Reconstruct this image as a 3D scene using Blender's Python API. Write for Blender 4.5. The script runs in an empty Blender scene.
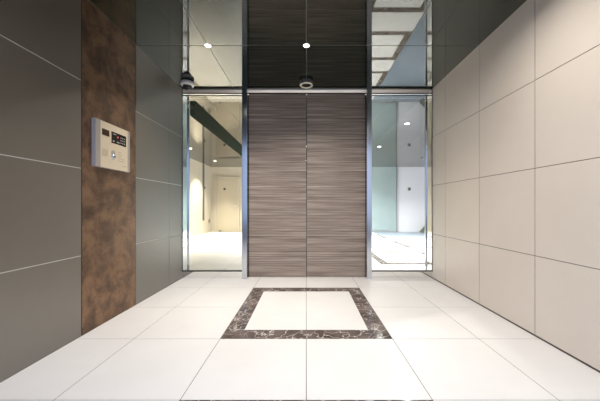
import bpy, bmesh, math, random
from mathutils import Vector, Matrix
random.seed(7)
S = bpy.context.scene
C = S.collection
PI = math.pi

# ------------------------------------------------------------------ camera, world, exposure
PX = 75.7                       # photograph pixels per metre on the plane of the sliding door (Y = 0)
CAM_Y, CAM_Z = -3.59, 0.94
cam_d = bpy.data.cameras.new('camera'); cam = bpy.data.objects.new('camera', cam_d); C.objects.link(cam)
cam.location = (0, CAM_Y, CAM_Z); cam.rotation_euler = (PI/2, 0, 0)
cam_d.sensor_width = 36.0; cam_d.lens = 36.0*272/600
cam_d.shift_x = -6.3/600; cam_d.shift_y = 6.5/600
cam_d.clip_start = 0.02
S.camera = cam

W = bpy.data.worlds.new('dusk_sky'); S.world = W; W.use_nodes = True
bg = W.node_tree.nodes['Background']
bg.inputs['Color'].default_value = (0.50, 0.66, 1.0, 1); bg.inputs['Strength'].default_value = 1.15

S.view_settings.view_transform = 'Standard'; S.view_settings.look = 'None'
S.view_settings.gamma = 1; S.view_settings.use_curve_mapping = False
S.view_settings.exposure = 0.18

VEST_W = 17.0                   # watts of one downlight in the vestibule
LOBBY_W = 88.0                 # watts of one downlight in the lobby

# ------------------------------------------------------------------ materials
def mat(name, col, rough=0.5, metal=0.0, ior=1.5, spec=0.5, emit=None, es=0):
    m = bpy.data.materials.new(name); m.use_nodes = True
    b = m.node_tree.nodes['Principled BSDF']
    b.inputs['Base Color'].default_value = (*col, 1); b.inputs['Roughness'].default_value = rough
    b.inputs['Metallic'].default_value = metal; b.inputs['IOR'].default_value = ior
    b.inputs['Specular IOR Level'].default_value = spec
    if emit:
        b.inputs['Emission Color'].default_value = (*emit, 1); b.inputs['Emission Strength'].default_value = es
    return m

def noise_mat(name, stops, scale=(1, 1, 1), nscale=5, detail=6, nrough=0.6, dist=0.0, rough=0.5, spec=0.5, bump=0.0, ior=1.5):
    m = mat(name, (1, 1, 1), rough, spec=spec, ior=ior); nt = m.node_tree; N = nt.nodes; L = nt.links
    tc = N.new('ShaderNodeTexCoord'); mp = N.new('ShaderNodeMapping'); mp.inputs['Scale'].default_value = scale
    nz = N.new('ShaderNodeTexNoise'); nz.inputs['Scale'].default_value = nscale; nz.inputs['Detail'].default_value = detail
    nz.inputs['Roughness'].default_value = nrough; nz.inputs['Distortion'].default_value = dist
    cr = N.new('ShaderNodeValToRGB'); e = cr.color_ramp.elements
    e[0].position, e[0].color = stops[0][0], (*stops[0][1], 1)
    e[1].position, e[1].color = stops[-1][0], (*stops[-1][1], 1)
    for p, c in stops[1:-1]:
        k = e.new(p); k.color = (*c, 1)
    L.new(tc.outputs['Object'], mp.inputs['Vector']); L.new(mp.outputs['Vector'], nz.inputs['Vector'])
    L.new(nz.outputs['Fac'], cr.inputs['Fac']); L.new(cr.outputs['Color'], N['Principled BSDF'].inputs['Base Color'])
    if bump:
        bp = N.new('ShaderNodeBump'); bp.inputs['Strength'].default_value = bump; bp.inputs['Distance'].default_value = 0.002
        L.new(nz.outputs['Fac'], bp.inputs['Height']); L.new(bp.outputs['Normal'], N['Principled BSDF'].inputs['Normal'])
    return m

M = {}
M['floor'] = noise_mat('cream_floor_tile', [(0.3, (0.79, 0.77, 0.735)), (0.7, (0.85, 0.83, 0.80))], nscale=1.6, detail=5, rough=0.42, spec=0.3)
M['grout_floor'] = mat('floor_joint', (0.15, 0.135, 0.12), 0.8)
M['daylight_floor'] = noise_mat('daylight_tinted_floor_tile', [(0.3, (0.23, 0.28, 0.34)), (0.7, (0.30, 0.35, 0.41))], nscale=1.2, rough=0.4, spec=0.3)  # floor tile with bluish daylight put into its colour
M['tile_dark'] = noise_mat('charcoal_wall_tile', [(0.3, (0.084, 0.066, 0.044)), (0.7, (0.098, 0.078, 0.054))], nscale=2, rough=0.42, ior=2.5)
M['grout_light'] = mat('pale_wall_joint', (0.75, 0.73, 0.68), 0.8)
M['tile_cream'] = noise_mat('cream_wall_tile', [(0.3, (0.745, 0.665, 0.575)), (0.7, (0.785, 0.705, 0.615))], nscale=2, rough=0.38, spec=0.4)
M['grout_brown'] = mat('brown_wall_joint', (0.16, 0.12, 0.10), 0.8)
M['black_ceiling'] = mat('black_glass_ceiling', (0.008, 0.014, 0.007), 0.015, ior=1.85, spec=0.5)
M['ceiling_joint'] = mat('ceiling_joint', (0.36, 0.37, 0.31), 0.5)
M['lobby_ceiling'] = mat('lobby_gloss_ceiling', (0.04, 0.036, 0.028), 0.03, ior=3.5, spec=0.5)
M['steel'] = mat('polished_steel', (0.64, 0.655, 0.68), 0.17, 1.0)
M['jamb_steel'] = mat('mirror_steel', (0.66, 0.67, 0.66), 0.06, 1.0)
M['satin_steel'] = mat('satin_steel', (0.70, 0.69, 0.68), 0.30, 1.0)
M['mirror_rail'] = mat('bright_mirror_steel', (0.88, 0.87, 0.85), 0.08, 1.0)
M['rail_steel'] = mat('matt_silver_rail', (0.86, 0.84, 0.80), 0.4, 0.0)
M['dark_gasket_and_shade'] = mat('dark_gasket_and_shade', (0.02, 0.018, 0.016), 0.6)
M['lobby_wall'] = mat('lobby_cream_wall', (0.52, 0.475, 0.40), 0.5)
M['lobby_white'] = mat('lobby_white_wall', (0.78, 0.78, 0.83), 0.5)
M['lobby_door'] = mat('cream_door_paint', (0.47, 0.42, 0.335), 0.45)
M['slot'] = mat('dark_green_panel', (0.009, 0.016, 0.011), 0.8, spec=0.05)
M['black'] = mat('black_plastic', (0.012, 0.012, 0.013), 0.3)
M['smoke'] = mat('smoked_dome', (0.02, 0.02, 0.022), 0.05)
M['white_plastic'] = mat('white_plastic', (0.90, 0.89, 0.87), 0.4)
M['cream_plastic'] = mat('cream_plastic', (0.92, 0.89, 0.74), 0.4)
M['grey_plastic'] = mat('grey_plastic', (0.16, 0.16, 0.155), 0.4)
M['champagne'] = mat('champagne_plate', (0.56, 0.475, 0.345), 0.4)
M['strip_grey'] = mat('grey_aluminium', (0.30, 0.275, 0.25), 0.4)
M['side_alu'] = mat('pale_aluminium', (0.50, 0.47, 0.50), 0.45)
M['screen'] = mat('dark_screen', (0.02, 0.016, 0.012), 0.15)
M['camera_glass'] = mat('brown_camera_window', (0.05, 0.032, 0.02), 0.1)
M['red_led'] = mat('red_led', (0.6, 0.02, 0.02), 0.3, emit=(1, 0.05, 0.04), es=0.35)
M['print'] = mat('grey_print', (0.34, 0.29, 0.23), 0.6)
M['key_white'] = mat('keypad_print', (0.32, 0.31, 0.27), 0.5)
M['bar_steel_blue'] = mat('dark_steel_bar', (0.07, 0.09, 0.10), 0.4)
M['lamp_face'] = mat('lit_lamp_face', (1, 1, 1), 0.5, emit=(1, 0.93, 0.80), es=12)
M['paving'] = noise_mat('dark_paving', [(0.3, (0.05, 0.05, 0.055)), (0.7, (0.08, 0.08, 0.085))], nscale=8, rough=0.8)
M['stone_green'] = noise_mat('grey_green_stone', [(0.3, (0.10, 0.12, 0.09)), (0.7, (0.16, 0.18, 0.14))], nscale=9, rough=0.6)
M['teal'] = noise_mat('teal_glass', [(0.3, (0.33, 0.42, 0.43)), (0.7, (0.38, 0.48, 0.49))], nscale=0.8, rough=0.12, spec=0.6)

# rust-brown panel
M['rust'] = noise_mat('rust_brown_panel', [(0.30, (0.07, 0.05, 0.038)), (0.45, (0.15, 0.092, 0.058)), (0.57, (0.27, 0.16, 0.093)), (0.72, (0.25, 0.185, 0.13))],
                      scale=(1, 1, 1), nscale=5.5, detail=10, nrough=0.72, dist=0.25, rough=0.42, ior=1.5, bump=0.25)
M['rust'].node_tree.nodes['Principled BSDF'].inputs['Metallic'].default_value = 0.65

def wood():
    m = mat('grey_brown_wood', (1, 1, 1), 0.45, spec=0.35); nt = m.node_tree; N = nt.nodes; L = nt.links
    tc = N.new('ShaderNodeTexCoord')
    def nz(sc, scale, detail, rough):
        mp = N.new('ShaderNodeMapping'); mp.inputs['Scale'].default_value = sc
        n = N.new('ShaderNodeTexNoise'); n.inputs['Scale'].default_value = scale; n.inputs['Detail'].default_value = detail
        n.inputs['Roughness'].default_value = rough
        L.new(tc.outputs['Object'], mp.inputs['Vector']); L.new(mp.outputs['Vector'], n.inputs['Vector']); return n
    a = nz((0.5, 1, 26), 1.6, 4, 0.7); b = nz((1.4, 1, 120), 1.0, 3, 0.6)
    mx = N.new('ShaderNodeMix'); mx.data_type = 'FLOAT'; mx.inputs[0].default_value = 0.42
    L.new(a.outputs['Fac'], mx.inputs[2]); L.new(b.outputs['Fac'], mx.inputs[3])
    cr = N.new('ShaderNodeValToRGB'); e = cr.color_ramp.elements
    e[0].position, e[0].color = 0.36, (0.13, 0.098, 0.079, 1)
    e[1].position, e[1].color = 0.66, (0.56, 0.47, 0.395, 1)
    k = e.new(0.50); k.color = (0.30, 0.24, 0.196, 1)
    L.new(mx.outputs[0], cr.inputs['Fac']); L.new(cr.outputs['Color'], N['Principled BSDF'].inputs['Base Color'])
    return m
M['wood'] = wood()

def marble():
    m = mat('dark_brown_marble', (1, 1, 1), 0.10, ior=1.24); nt = m.node_tree; N = nt.nodes; L = nt.links
    tc = N.new('ShaderNodeTexCoord')
    nb = N.new('ShaderNodeTexNoise'); nb.inputs['Scale'].default_value = 6; nb.inputs['Detail'].default_value = 8
    L.new(tc.outputs['Object'], nb.inputs['Vector'])
    base = N.new('ShaderNodeValToRGB'); e = base.color_ramp.elements
    e[0].position, e[0].color = 0.32, (0.06, 0.045, 0.039, 1); e[1].position, e[1].color = 0.72, (0.22, 0.172, 0.15, 1)
    L.new(nb.outputs['Fac'], base.inputs['Fac'])
    # veins: distorted voronoi cell edges
    nd = N.new('ShaderNodeTexNoise'); nd.inputs['Scale'].default_value = 5; nd.inputs['Detail'].default_value = 4
    L.new(tc.outputs['Object'], nd.inputs['Vector'])
    vm = N.new('ShaderNodeMixRGB'); vm.blend_type = 'ADD'; vm.inputs[0].default_value = 0.35
    L.new(tc.outputs['Object'], vm.inputs[1]); L.new(nd.outputs['Color'], vm.inputs[2])
    vo = N.new('ShaderNodeTexVoronoi'); vo.feature = 'DISTANCE_TO_EDGE'; vo.inputs['Scale'].default_value = 9.5
    L.new(vm.outputs[0], vo.inputs['Vector'])
    vr = N.new('ShaderNodeValToRGB'); v = vr.color_ramp.elements
    v[0].position, v[0].color = 0.0, (1, 1, 1, 1); v[1].position, v[1].color = 0.035, (0, 0, 0, 1)
    L.new(vo.outputs['Distance'], vr.inputs['Fac'])
    th = N.new('ShaderNodeTexNoise'); th.inputs['Scale'].default_value = 3.5; th.inputs['Detail'].default_value = 2
    L.new(tc.outputs['Object'], th.inputs['Vector'])
    tr = N.new('ShaderNodeMapRange'); tr.inputs[1].default_value = 0.30; tr.inputs[2].default_value = 0.52
    L.new(th.outputs['Fac'], tr.inputs[0])
    mu = N.new('ShaderNodeMath'); mu.operation = 'MULTIPLY'
    L.new(vr.outputs['Color'], mu.inputs[0]); L.new(tr.outputs[0], mu.inputs[1])
    fx = N.new('ShaderNodeMixRGB'); fx.inputs[2].default_value = (0.72, 0.68, 0.62, 1)
    L.new(mu.outputs[0], fx.inputs[0]); L.new(base.outputs['Color'], fx.inputs[1])
    L.new(fx.outputs[0], N['Principled BSDF'].inputs['Base Color'])
    return m
M['marble'] = marble()

def glass():
    m = bpy.data.materials.new('clear_glass'); m.use_nodes = True; nt = m.node_tree; N = nt.nodes; L = nt.links
    N.remove(N['Principled BSDF']); o = N['Material Output']
    fr = N.new('ShaderNodeFresnel'); fr.inputs['IOR'].default_value = 1.42
    t = N.new('ShaderNodeBsdfTransparent'); t.inputs['Color'].default_value = (0.965, 0.985, 0.975, 1)
    g = N.new('ShaderNodeBsdfGlossy'); g.inputs['Roughness'].default_value = 0.0
    mx = N.new('ShaderNodeMixShader')
    L.new(fr.outputs[0], mx.inputs[0]); L.new(t.outputs[0], mx.inputs[1]); L.new(g.outputs[0], mx.inputs[2]); L.new(mx.outputs[0], o.inputs['Surface'])
    return m
M['glass'] = glass()

# ------------------------------------------------------------------ helpers
class MB:
    def __init__(self): self.bm = bmesh.new()
    def box(self, x0, x1, y0, y1, z0, z1, mi=0, bevel=0.0):
        r = bmesh.ops.create_cube(self.bm, size=1.0)
        bmesh.ops.scale(self.bm, vec=(x1-x0, y1-y0, z1-z0), verts=r['verts'])
        bmesh.ops.translate(self.bm, vec=((x0+x1)/2, (y0+y1)/2, (z0+z1)/2), verts=r['verts'])
        fs = {f for v in r['verts'] for f in v.link_faces}
        for f in fs: f.material_index = mi
        if bevel:
            es = list({e for v in r['verts'] for e in v.link_edges})
            q = bmesh.ops.bevel(self.bm, geom=es, offset=bevel, segments=2, affect='EDGES', profile=0.6)
            for f in q['faces']: f.material_index = mi
        return self
    def lathe(self, prof, seg=40, axis='Z', origin=(0, 0, 0), mi=0):
        """prof: list of (radius, height)"""
        rings = []
        for r, h in prof:
            ring = []
            if r < 1e-6:
                ring = [self.bm.verts.new(self._ax(0, 0, h, axis, origin))]
            else:
                for k in range(seg):
                    a = 2*PI*k/seg
                    ring.append(self.bm.verts.new(self._ax(r*math.cos(a), r*math.sin(a), h, axis, origin)))
            rings.append(ring)
        for a, b in zip(rings, rings[1:]):
            for k in range(seg):
                k2 = (k+1) % seg
                if len(a) == 1 and len(b) == 1: continue
                if len(a) == 1: vs = [a[0], b[k2], b[k]]
                elif len(b) == 1: vs = [a[k], a[k2], b[0]]
                else: vs = [a[k], a[k2], b[k2], b[k]]
                f = self.bm.faces.new(vs); f.smooth = True; f.material_index = mi
        return self
    @staticmethod
    def _ax(x, y, h, axis, o):
        if axis == 'Z': p = (x, y, h)
        elif axis == 'X': p = (h, x, y)
        else: p = (x, h, y)
        return (p[0]+o[0], p[1]+o[1], p[2]+o[2])
    def prism_x(self, pts, x0, x1):
        a = [self.bm.verts.new((x0, y, z)) for y, z in pts]; b = [self.bm.verts.new((x1, y, z)) for y, z in pts]
        n = len(pts)
        self.bm.faces.new(a); self.bm.faces.new(b[::-1])
        for k in range(n): self.bm.faces.new([a[k], b[k], b[(k+1) % n], a[(k+1) % n]])
        return self
    def tri_prism(self, pts, y0, y1):
        a = [self.bm.verts.new((x, y0, z)) for x, z in pts]; b = [self.bm.verts.new((x, y1, z)) for x, z in pts]
        n = len(pts)
        self.bm.faces.new(a); self.bm.faces.new(b[::-1])
        for k in range(n): self.bm.faces.new([a[k], b[k], b[(k+1) % n], a[(k+1) % n]])
        return self
    def build(self, name, mats, parent=None, loc=(0, 0, 0)):
        bmesh.ops.recalc_face_normals(self.bm, faces=self.bm.faces[:])
        me = bpy.data.meshes.new(name); self.bm.to_mesh(me); self.bm.free()
        for m in (mats if isinstance(mats, (list, tuple)) else [mats]): me.materials.append(m)
        for p in me.polygons:
            pass
        o = bpy.data.objects.new(name, me); C.objects.link(o); o.location = loc
        if parent: o.parent = parent
        return o

def struct(o, label=None, cat=None):
    o['kind'] = 'structure'
    if label: o['label'] = label
    if cat: o['category'] = cat
    return o
def empty(name, loc=(0, 0, 0)):
    o = bpy.data.objects.new(name, None); C.objects.link(o); o.location = loc; o.empty_display_size = 0.1; return o
def tag(o, label, cat, group=None):
    o['label'] = label; o['category'] = cat
    if group: o['group'] = group
    return o
def copy_tree(o, parent=None):
    c = o.copy(); C.objects.link(c)
    if parent: c.parent = parent
    for ch in [q for q in S.objects if q.parent == o]: copy_tree(ch, c)
    return c

# ------------------------------------------------------------------ dimensions
XL, XR = -1.638, 1.664          # faces of the vestibule's side walls
CEIL = 2.50
YB = -3.45                      # the vestibule's open street end
T = 0.615                       # floor tile
JF, JW = 0.004, 0.005           # joints
LX0, LX1, LY1, LZ = -3.60, 4.95, 6.72, 2.455   # lobby

# ------------------------------------------------------------------ floor
def floor_rects(xs, ys, skip):
    out = []
    for a, b in zip(xs, xs[1:]):
        for c, d in zip(ys, ys[1:]):
            mx, my = (a+b)/2, (c+d)/2
            if any(s[0] < mx < s[1] and s[2] < my < s[3] for s in skip): continue
            out.append((a, b, c, d))
    return out
BAND = 0.14
v_frames = [(0.0, -0.42-1.23), (0.0, -2.265-1.23)]
l_frames = [(x, y) for x in (0.0, 1.845) for y in (0.85, 2.695, 4.54)]
vx = [XL, -2*T, -T, 0, T, 2*T, XR]
vy = [-3.495+0.0, -2.88, -2.265, -1.65, -1.035, -0.42, 0.235]
lx = [LX0, -5*T, -4*T, -3*T, -2*T, -T, 0, T, 2*T, 3*T, 4*T, 5*T, 6*T, 7*T, LX1]
ly = [0.235] + [0.85 + T*k for k in range(0, 10)] + [LY1]
vskip = [(x-T, x+T, y, y+2*T) for x, y in v_frames]
lskip = [(x-T, x+T, y, y+2*T) for x, y in l_frames]
f = MB()
f.box(LX0-0.1, LX1+0.1, 0.20, LY1+0.1, -0.06, -0.0015, 1)
f.box(XL-0.1, XR+0.1, -3.5, 0.20, -0.06, -0.0015, 1)
h = JF/2
for a, b, c, d in floor_rects(vx, vy, vskip): f.box(a+h, b-h, c+h, d-h, -0.0014, 0, 0)
for a, b, c, d in floor_rects(lx, ly, lskip):
    f.box(a+h, b-h, c+h, d-h, -0.0014, 0, 2 if a > 4*T-0.01 else 0)
for fr in (v_frames, l_frames):
    for x, y in fr:                                   # two pale tiles inside each marble border
        f.box(x-T+BAND+h, x-h, y+BAND+h, y+2*T-BAND-h, -0.0014, 0, 0)
        f.box(x+h, x+T-BAND-h, y+BAND+h, y+2*T-BAND-h, -0.0014, 0, 0)
floor = struct(f.build('floor', [M['floor'], M['grout_floor'], M['daylight_floor']]), 'cream tiled floor with dark marble square borders', 'floor')
for fr in (v_frames, l_frames):
    for x, y in fr:
        b = MB(); g = 0.001
        b.box(x-T+h, x-g, y+h, y+BAND, -0.0014, 0); b.box(x+g, x+T-h, y+h, y+BAND, -0.0014, 0)
        b.box(x-T+h, x-g, y+2*T-BAND, y+2*T-h, -0.0014, 0); b.box(x+g, x+T-h, y+2*T-BAND, y+2*T-h, -0.0014, 0)
        b.box(x-T+h, x-T+BAND, y+BAND+2*g, y+2*T-BAND-2*g, -0.0014, 0); b.box(x+T-BAND, x+T-h, y+BAND+2*g, y+2*T-BAND-2*g, -0.0014, 0)
        o = b.build('marble_border', M['marble'], floor); o['label'] = 'square border of dark brown white-veined marble'
struct(MB().box(-9, 9, -14, -3.5, -0.08, -0.004).build('street_paving', M['paving']), 'dark paving outside the entrance', 'paving')

# ------------------------------------------------------------------ walls of the vestibule
zj = [0.0, 0.585, 1.222, 1.862, CEIL]
yj = [0.0, -0.34, -0.975, -1.61, -2.245, -2.88, YB]
def tiled_wall(name, x_face, sign, tile, grout, label, skip=None, gap=0.0, vj=JW, hj=JW):
    b = MB()
    b.box(min(x_face+sign*0.003, x_face+sign*0.15), max(x_face+sign*0.003, x_face+sign*0.15), YB, 0.0, 0, CEIL, 1)
    for y1, y0 in zip(yj, yj[1:]):
        if skip and abs(y1-skip) < 0.01: continue
        for k, (z0, z1) in enumerate(zip(zj, zj[1:])):
            zz0 = z0 + (gap if k == 0 else hj/2); zz1 = z1 - (0 if k == 3 else hj/2)
            b.box(min(x_face, x_face+sign*0.0029), max(x_face, x_face+sign*0.0029), y0+vj/2, y1-(vj/2 if y1 < 0 else 0), zz0, zz1, 0)
    return struct(b.build(name, [tile, grout]), label, 'wall')
wall_left = tiled_wall('wall_left', XL, -1, M['tile_dark'], M['grout_light'], 'charcoal tiled left wall with a rust brown panel', skip=-0.975, vj=0.0025, hj=0.006)
wall_right = tiled_wall('wall_right', XR, 1, M['tile_cream'], M['grout_brown'], 'cream tiled right wall of the vestibule', gap=0.012, vj=0.006, hj=0.005)
p = MB(); p.box(XL-0.0029, XL-0.0005, -1.602, -0.983, 0.0, CEIL)
o = p.build('rust_panel', M['rust'], wall_left); o['label'] = 'full height rust brown panel between charcoal tiles'
p = MB(); p.box(XL-0.0029, XL-0.0027, -1.61, -1.602, 0, CEIL); p.box(XL-0.0029, XL-0.0027, -0.983, -0.975, 0, CEIL)
p.build('shadow_gap', M['dark_gasket_and_shade'], wall_left)

# ------------------------------------------------------------------ vestibule ceiling
c = MB(); c.box(XL-0.15, XR+0.15, YB, 0.12, CEIL+0.003, CEIL+0.10, 1)
cxs = [XL-0.0, -0.95, 0.0, 0.95, XR+0.0]; cys = [0.12, -0.965, -1.93, -2.895, YB]
for a, b_ in zip(cxs, cxs[1:]):
    for y1, y0 in zip(cys, cys[1:]):
        c.box(a+0.002, b_-0.002, y0+0.004, y1-(0.004 if y1 < 0 else 0), CEIL, CEIL+0.0029, 0)
struct(c.build('ceiling', [M['black_ceiling'], M['ceiling_joint']]), 'black mirror-gloss ceiling panels of the vestibule', 'ceiling')

# ------------------------------------------------------------------ lobby shell
struct(MB().box(LX0-0.1, LX1+0.1, LY1, LY1+0.12, 0, LZ+0.1).build('wall_back', M['lobby_wall']), 'cream back wall of the lobby', 'wall')
struct(MB().box(3.47, LX1, LY1-0.03, LY1-0.001, 0, LZ).build('trim_1', M['lobby_white']), 'bright white wall panel right of the teal glass', 'wall panel')
struct(MB().box(LX0-0.12, LX0, 0.06, LY1, 0, LZ+0.1).build('wall_lobby_left', M['lobby_wall']), 'cream side wall of the lobby, left', 'wall')
struct(MB().box(LX1, LX1+0.12, 0.06, LY1, 0, LZ+0.1).build('wall_lobby_right', M['lobby_white']), 'white side wall of the lobby, right', 'wall')
struct(MB().box(LX0-0.12, XL-0.022, 0.06, 0.20, 0, LZ+0.1).build('wall_front_left', M['lobby_wall']), 'lobby wall behind the charcoal tiles', 'wall')
struct(MB().box(XR+0.022, LX1+0.12, 0.06, 0.20, 0, LZ+0.1).build('wall_front_right', M['lobby_white']), 'lobby wall behind the cream tiles', 'wall')
c = MB(); c.box(LX0-0.12, LX1+0.12, 0.121, LY1+0.12, LZ+0.003, LZ+0.044, 1)
cxs = [LX0, -2.4, -1.2, 0, 1.2, 2.4, 3.6, LX1]; cys = [0.121, 1.25, 2.45, 3.65, 4.85, 6.05, LY1]
for a, b_ in zip(cxs, cxs[1:]):
    for y0, y1 in zip(cys, cys[1:]): c.box(a+0.002, b_-0.002, y0+0.002, y1-0.002, LZ, LZ+0.0029, 0)
lobby_ceiling = struct(c.build('ceiling_lobby', [M['lobby_ceiling'], M['ceiling_joint']]), 'glossy reflecting ceiling of the lobby', 'ceiling')
s = MB(); s.box(-1.92, -1.58, 0.30, 6.6, LZ-0.004, LZ-0.0002); s.box(-1.755, -1.745, 0.30, 6.6, LZ-0.006, LZ-0.004)
o = s.build('dark_slot', M['slot'], lobby_ceiling); o['label'] = 'long dark green slot panel in the lobby ceiling'

# ------------------------------------------------------------------ head rail, sidelights, sliding doors
r = MB(); r.prism_x([(0.012, 2.4995), (0.017, 2.488), (0.044, 2.459), (0.10, 2.459), (0.10, 2.4995)], XL, XR)
trim = struct(r.build('trim_2', M['satin_steel']), 'pale head rail across the door and both side windows', 'rail')
MB().box(XL, XR, 0.1005, 0.12, LZ, 2.4995).build('head_frame', M['dark_gasket_and_shade'], trim)
MB().box(XL, XR, 0.035, 0.047, 2.450, 2.4588).build('rail_shadow_strip', M['dark_gasket_and_shade'], trim)  # dark strip standing in for the shadow line under the rail

def sidelight(name, x0, x1, post0, post1, label):
    e = struct(empty(name, ((x0+x1)/2, 0.0, 0)), label, 'window')
    cx = (x0+x1)/2
    def P(mb, nm, m): return mb.build(nm, m, e, (-cx, 0, 0))
    a, b = (x0, post0) if post0 > x0 and x0 < 0 else (post1, x1)
    P(MB().box(post0, post1, -0.035, 0.0115, 0, 2.4995, 0, 0.003), 'post', M['steel'])
    P(MB().box(a, b, -0.002, 0.05, 0, 0.088, 0, 0.002), 'bottom_rail', M['mirror_rail'])
    P(MB().box(a, b, -0.004, 0.052, 0.0882, 0.096), 'glazing_bead', M['dark_gasket_and_shade'])
    if x0 < 0: jx0, jx1 = x0-0.020, x0-0.0005
    else: jx0, jx1 = x1+0.0005, x1+0.020
    P(MB().box(jx0, jx1, 0.0, 0.205, 0, 2.4995), 'jamb', M['jamb_steel'])
    st = (x0, x0+0.006) if x0 < 0 else (x1-0.006, x1)
    P(MB().box(st[0], st[1], -0.004, 0.006, 0.096, 2.4995), 'edge_strip', M['dark_gasket_and_shade'])
    st = (x0, x0+0.012) if x0 < 0 else (x1-0.012, x1)
    P(MB().box(st[0], st[1], 0.178, 0.205, 0.0, LZ-0.001), 'stile', M['steel'])
    P(MB().box(a+0.001, b-0.001, 0.186, 0.196, 0.0, LZ-0.001), 'glass', M['glass'])
    return e
sidelight('window_1', XL, -0.842, -0.842, -0.776, 'tall glass side window left of the wooden doors')
sidelight('window_2', 0.858, XR, 0.793, 0.858, 'tall glass side window right of the wooden doors')

DX0, DX1, DC = -0.772, 0.792, 0.004
def leaf(name, x0, x1, label):
    cx = (x0+x1)/2
    e = struct(MB().box(x0-cx, x1-cx, 0, 0.04, -1.219, 1.232, 0, 0.002).build(name, M['wood'], None, (cx, 0.0505, 1.225)), label, 'door')
    return e
d1 = leaf('door_1', DX0, DC-0.005, 'left leaf of the grey brown wood grain sliding doors')
d2 = leaf('door_2', DC+0.005, DX1, 'right leaf of the grey brown wood grain sliding doors')
g = MB(); g.box(DC-0.0045, DC+0.0045, 0.066, 0.088, 0, 2.43); g.box(-0.84, DX0-0.0005, 0.055, 0.09, 0, 2.43); g.box(DX1+0.0005, 0.856, 0.055, 0.09, 0, 2.43)  # dark strips added in the open gaps so no lobby light leaks through
struct(g.build('trim_3', M['dark_gasket_and_shade']), 'dark strips added beside and between the wooden door leaves to block lobby light', 'seal')

# ------------------------------------------------------------------ lobby: teal glass, door, fittings
t = struct(empty('window_3', (2.0, LY1-0.03, 0)), 'teal glass screen on the lobby back wall', 'window')
MB().box(-2.9, 1.40, -0.02, 0.028, 0.06, LZ-0.002).build('glass', M['teal'], t)
MB().box(-2.9, 1.40, -0.03, 0.028, 0, 0.058).build('bottom_rail', M['satin_steel'], t)
pp = MB(); pp.box(1.41, 1.47, -0.05, 0.028, 0, LZ-0.002)
for k in range(6): pp.box(1.385, 1.411, -0.045, -0.02, 0.35+0.32*k, 0.40+0.32*k)
pp.build('post', M['satin_steel'], t)

dr = struct(empty('door_3', (-2.99, LY1, 0)), 'cream hinged door with a dark viewer on the lobby back wall', 'door')
MB().box(-0.40, 0.40, -0.030, -0.001, 0.005, 2.03, 0, 0.003).build('leaf', M['lobby_door'], dr)
fr_ = MB(); fr_.box(-0.46, -0.405, -0.05, -0.001, 0, 2.09); fr_.box(0.405, 0.46, -0.05, -0.001, 0, 2.09); fr_.box(-0.405, 0.405, -0.05, -0.001, 2.035, 2.09)
fr_.build('frame', M['lobby_wall'], dr)
gp = MB(); gp.box(-0.405, -0.4005, -0.034, -0.002, 0, 2.035); gp.box(0.4005, 0.405, -0.034, -0.002, 0, 2.035); gp.box(-0.4, 0.4, -0.034, -0.002, 2.0305, 2.0349)
gp.build('shadow_gap', M['strip_grey'], dr)
hd = MB(); hd.lathe([(0.0, -0.036), (0.026, -0.036), (0.026, -0.030)], 20, 'Y', (0.34, 0, 0.98)); hd.box(0.33, 0.35, -0.075, -0.034, 0.972, 0.988); hd.box(0.22, 0.35, -0.085, -0.070, 0.972, 0.990, 0, 0.003)
hd.build('door_handle', M['satin_steel'], dr)
MB().lathe([(0.0, -0.045), (0.035, -0.042), (0.045, -0.036), (0.045, -0.030)], 24, 'Y', (-0.10, 0, 1.62)).build('viewer', M['black'], dr)
MB().box(-0.30, -0.22, -0.055, -0.030, 0.01, 0.06, 0, 0.004).build('door_stop', M['bar_steel_blue'], dr)

o = MB().box(0.0, 0.03, -0.05, 0.05, 0.0, LZ-0.48, 0, 0.004).build('wall_bar', M['bar_steel_blue'], None, (LX0+0.0005, 5.90, 0.47))
tag(o, 'dark upright steel strip on the cream lobby wall behind the left side window', 'wall bar')
o = empty('wall_outlet', (LX0+0.0005, 6.47, 0.42))
MB().box(0, 0.012, -0.06, 0.06, -0.08, 0.08, 0, 0.003).build('plate', M['strip_grey'], o)
MB().box(0.0121, 0.016, -0.03, 0.03, -0.05, 0.05).build('socket', M['black'], o)
tag(o, 'small dark outlet low on the cream lobby wall beside the cream door', 'outlet')
o = MB().lathe([(0.0, 0.022), (0.03, 0.020), (0.036, 0.008), (0.036, 0.0)], 20, 'X').build('wall_button', M['black'], None, (LX0+0.0005, 6.05, 1.62))
tag(o, 'small dark round button on the cream lobby wall beside the upright strip', 'button')
o = empty('wall_sensor', (3.89, LY1-0.0305, 1.62))
MB().box(-0.06, 0.06, -0.014, 0, -0.06, 0.06, 0, 0.004).build('plate', M['strip_grey'], o)
MB().lathe([(0.0, -0.030), (0.025, -0.026), (0.034, -0.0145)], 20, 'Y').build('lens', M['black'], o)
tag(o, 'small dark square fitting on the white wall panel behind the right side window', 'wall fitting')
o = MB().tri_prism([(-0.17, 0.0), (0.22, 0.0), (0.22, 0.42)], -0.35, 0.0).build('stone_wedge', M['stone_green'], None, (4.43, LY1-0.031, 0.0))
tag(o, 'grey green sloping stone block at the foot of the white wall panel', 'stone block')

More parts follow.
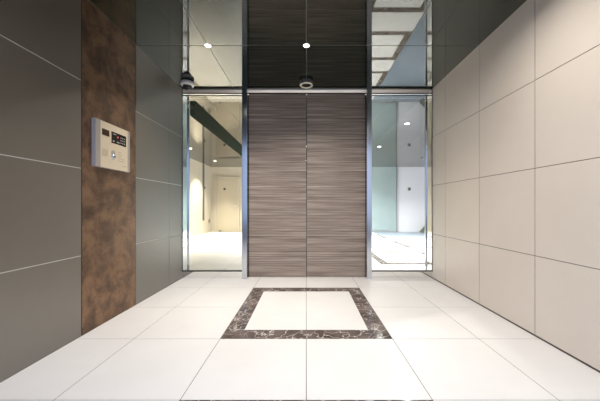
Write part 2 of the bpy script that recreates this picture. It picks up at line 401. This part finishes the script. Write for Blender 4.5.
# ------------------------------------------------------------------ downlights
def downlight(name, x, y, z, watts, r, label, group, col, spread):
    e = empty(name, (x, y, z))
    MB().lathe([(r*0.80, -0.0015), (r*0.86, -0.006), (r*1.02, -0.004), (r*1.06, 0.0)], 40).build('bezel', M['satin_steel'], e)
    MB().lathe([(0.0, -0.0022), (r*0.80, -0.0022), (r*0.80, -0.0008)], 40).build('lamp_face', M['lamp_face'], e)
    L = bpy.data.lights.new('lamp', 'AREA'); L.shape = 'DISK'; L.size = r*1.5; L.energy = watts; L.color = col; L.spread = spread
    lo = bpy.data.objects.new('lamp', L); C.objects.link(lo); lo.parent = e; lo.location = (0, 0, -0.012)
    return tag(e, label, 'ceiling light', group)
warm = (1.0, 0.935, 0.86)
def sp(d): return math.radians(d)
downlight('downlight', 0.0, -0.965, CEIL, VEST_W*0.72, 0.034, 'round lit downlight in the black ceiling in front of the middle of the doors', None, warm, sp(125))
downlight('downlight', -0.95, -0.965, CEIL, VEST_W*0.62, 0.034, 'round lit downlight in the black ceiling in front of the left side window', None, warm, sp(108))
for x, y, k in ((0.95, -1.93, 0.6), (0.0, -2.895, 0.65), (0.95, -2.895, 0.5)):  # unseen lamps added for light; the first brightens the right wall
    downlight('downlight', x, y, CEIL, VEST_W*k, 0.034, 'unseen round downlight added in the black ceiling on the street side', 'added downlights on the street side', warm, sp(160))
lob = (1.0, 0.97, 0.93); lob_left = (1.0, 0.90, 0.72)
for x, y, l in ((1.83, 1.35, 'nearest round downlight in the lobby ceiling behind the right side window'), (1.83, 3.23, 'second round downlight in the lobby ceiling behind the right side window'),
                (1.83, 5.11, 'farthest round downlight of the row in the lobby ceiling on the right'),
                (-3.0, 3.45, 'nearer round downlight in the lobby ceiling behind the left side window'), (-3.0, 5.35, 'farther round downlight in the lobby ceiling by the cream door')):
    downlight('downlight', x, y, LZ, LOBBY_W*(0.58 if x < 0 else 0.66), 0.05, l, None, lob_left if x < 0 else lob, sp(95 if x < 0 else 130))
for x, y in ((0.0, 3.2), (0.0, 5.3), (3.7, 4.2)):  # lamps out of view, added to brighten the lobby floor
    downlight('downlight', x, y, LZ, LOBBY_W, 0.05, 'unseen round downlight added in the lobby ceiling', 'added lobby downlights out of sight', lob, sp(130))

# ------------------------------------------------------------------ dome camera, ceiling sensor, smoke detector
e = empty('dome_camera', (-1.475, -0.215, CEIL))
MB().lathe([(0.0, 0.0), (0.062, 0.0), (0.064, -0.006), (0.066, -0.010)], 40).build('base', M['black'], e)
MB().lathe([(0.066, -0.010), (0.074, -0.012), (0.080, -0.046), (0.074, -0.056), (0.054, -0.060)], 40).build('housing', M['white_plastic'], e)
MB().lathe([(0.054, -0.060), (0.052, -0.078), (0.042, -0.096), (0.024, -0.108), (0.0, -0.112)], 40).build('dome', M['smoke'], e)
tag(e, 'white dome security camera on the black ceiling above the left side window', 'camera')
e = empty('ceiling_sensor', (0.0, -0.215, CEIL))
MB().lathe([(0.0, 0.0), (0.082, 0.0), (0.085, -0.045), (0.082, -0.050)], 48).build('housing', M['grey_plastic'], e)
MB().lathe([(0.083, -0.046), (0.083, -0.053), (0.079, -0.056), (0.060, -0.056), (0.057, -0.050)], 48).build('ring', M['cream_plastic'], e)
MB().lathe([(0.057, -0.050), (0.045, -0.052), (0.0, -0.053)], 48).build('lens', M['smoke'], e)
tag(e, 'round ceiling sensor with a cream ring above the middle of the doors', 'sensor')
e = MB().lathe([(0.0, -0.03), (0.03, -0.028), (0.045, -0.012), (0.05, 0.0)], 24).build('smoke_detector', M['grey_plastic'], None, (3.59, 4.85, LZ))
tag(e, 'small dark detector on the lobby ceiling behind the right side window', 'detector')

# ------------------------------------------------------------------ intercom panel on the rust panel
y0, y1, z0, z1, dp = -1.516, -1.111, 1.255, 1.622, 0.030
e = empty('intercom_panel', (XL-0.0005, (y0+y1)/2, (z0+z1)/2))
w, hh = (y1-y0)/2, (z1-z0)/2
MB().box(0, dp-0.003, -w, w, -hh, hh, 0, 0.002).build('body', M['side_alu'], e)
MB().box(dp-0.003, dp, -w, -w+0.050, -hh, hh).build('edge_strip', M['strip_grey'], e); MB().box(dp-0.003, dp, w-0.032, w, -hh, hh).build('edge_strip', M['strip_grey'], e)
MB().box(dp-0.003, dp+0.001, -w+0.051, w-0.033, -hh, hh, 0, 0.0008).build('face_plate', M['champagne'], e)
X = dp+0.001
def yz(u, v): return (-w + 2*w*u, hh - 2*hh*v)      # u along the panel, v down it
def plate(mb, u0, u1, v0, v1, th, mi=0):
    a, b_ = yz(u0, v0), yz(u1, v1); mb.box(X+0.0001, X+th, a[0], b_[0], b_[1], a[1], mi); return mb
cw = plate(MB(), 0.165, 0.355, 0.165, 0.30, 0.002).build('camera_window', M['camera_glass'], e)
dm = MB(); plate(dm, 0.42, 0.865, 0.155, 0.41, 0.002)
scr = dm.build('display', M['screen'], e)
for r_ in range(3):
    for q in range(3):
        plate(MB(), 0.685+0.055*q, 0.708+0.055*q, 0.22+0.06*r_, 0.245+0.06*r_, 0.003).build('key', M['key_white'], scr)
for u0, u1, v0, v1 in ((0.45, 0.55, 0.19, 0.21), (0.45, 0.50, 0.35, 0.375), (0.57, 0.65, 0.35, 0.375)):
    plate(MB(), u0, u1, v0, v1, 0.003).build('display_segment', M['key_white'], scr)
cy, cz = yz(0.60, 0.245)
MB().lathe([(0.0, 0.0045), (0.007, 0.004), (0.008, 0.002)], 16, 'X', (X, cy, cz)).build('indicator_light', M['red_led'], scr)
sg = MB()
for r_ in range(6):
    for q in range(6): plate(sg, 0.165+0.028*q, 0.178+0.028*q, 0.60+0.027*r_, 0.612+0.027*r_, 0.0012)
sg.build('speaker_grille', M['print'], e)
cy, cz = yz(0.475, 0.72)
MB().lathe([(0.0, 0.010), (0.017, 0.009), (0.020, 0.004), (0.022, 0.0)], 28, 'X', (X, cy, cz)).build('key_cylinder', M['steel'], e)
cy, cz = yz(0.475, 0.635)
MB().lathe([(0.0, 0.002), (0.024, 0.0018), (0.026, 0.0)], 28, 'X', (X, cy, cz)).build('card_reader', M['strip_grey'], e)
tx = MB()
for k, (u0, u1) in enumerate(((0.61, 0.73), (0.61, 0.73), (0.61, 0.72), (0.61, 0.82), (0.61, 0.82))): plate(tx, u0, u1, 0.575+0.05*k, 0.588+0.05*k, 0.0008)
plate(tx, 0.75, 0.87, 0.885, 0.90, 0.0008)
tx.build('printed_lines', M['print'], e)
tag(e, 'champagne intercom panel with display and keypad on the rust brown panel', 'intercom')
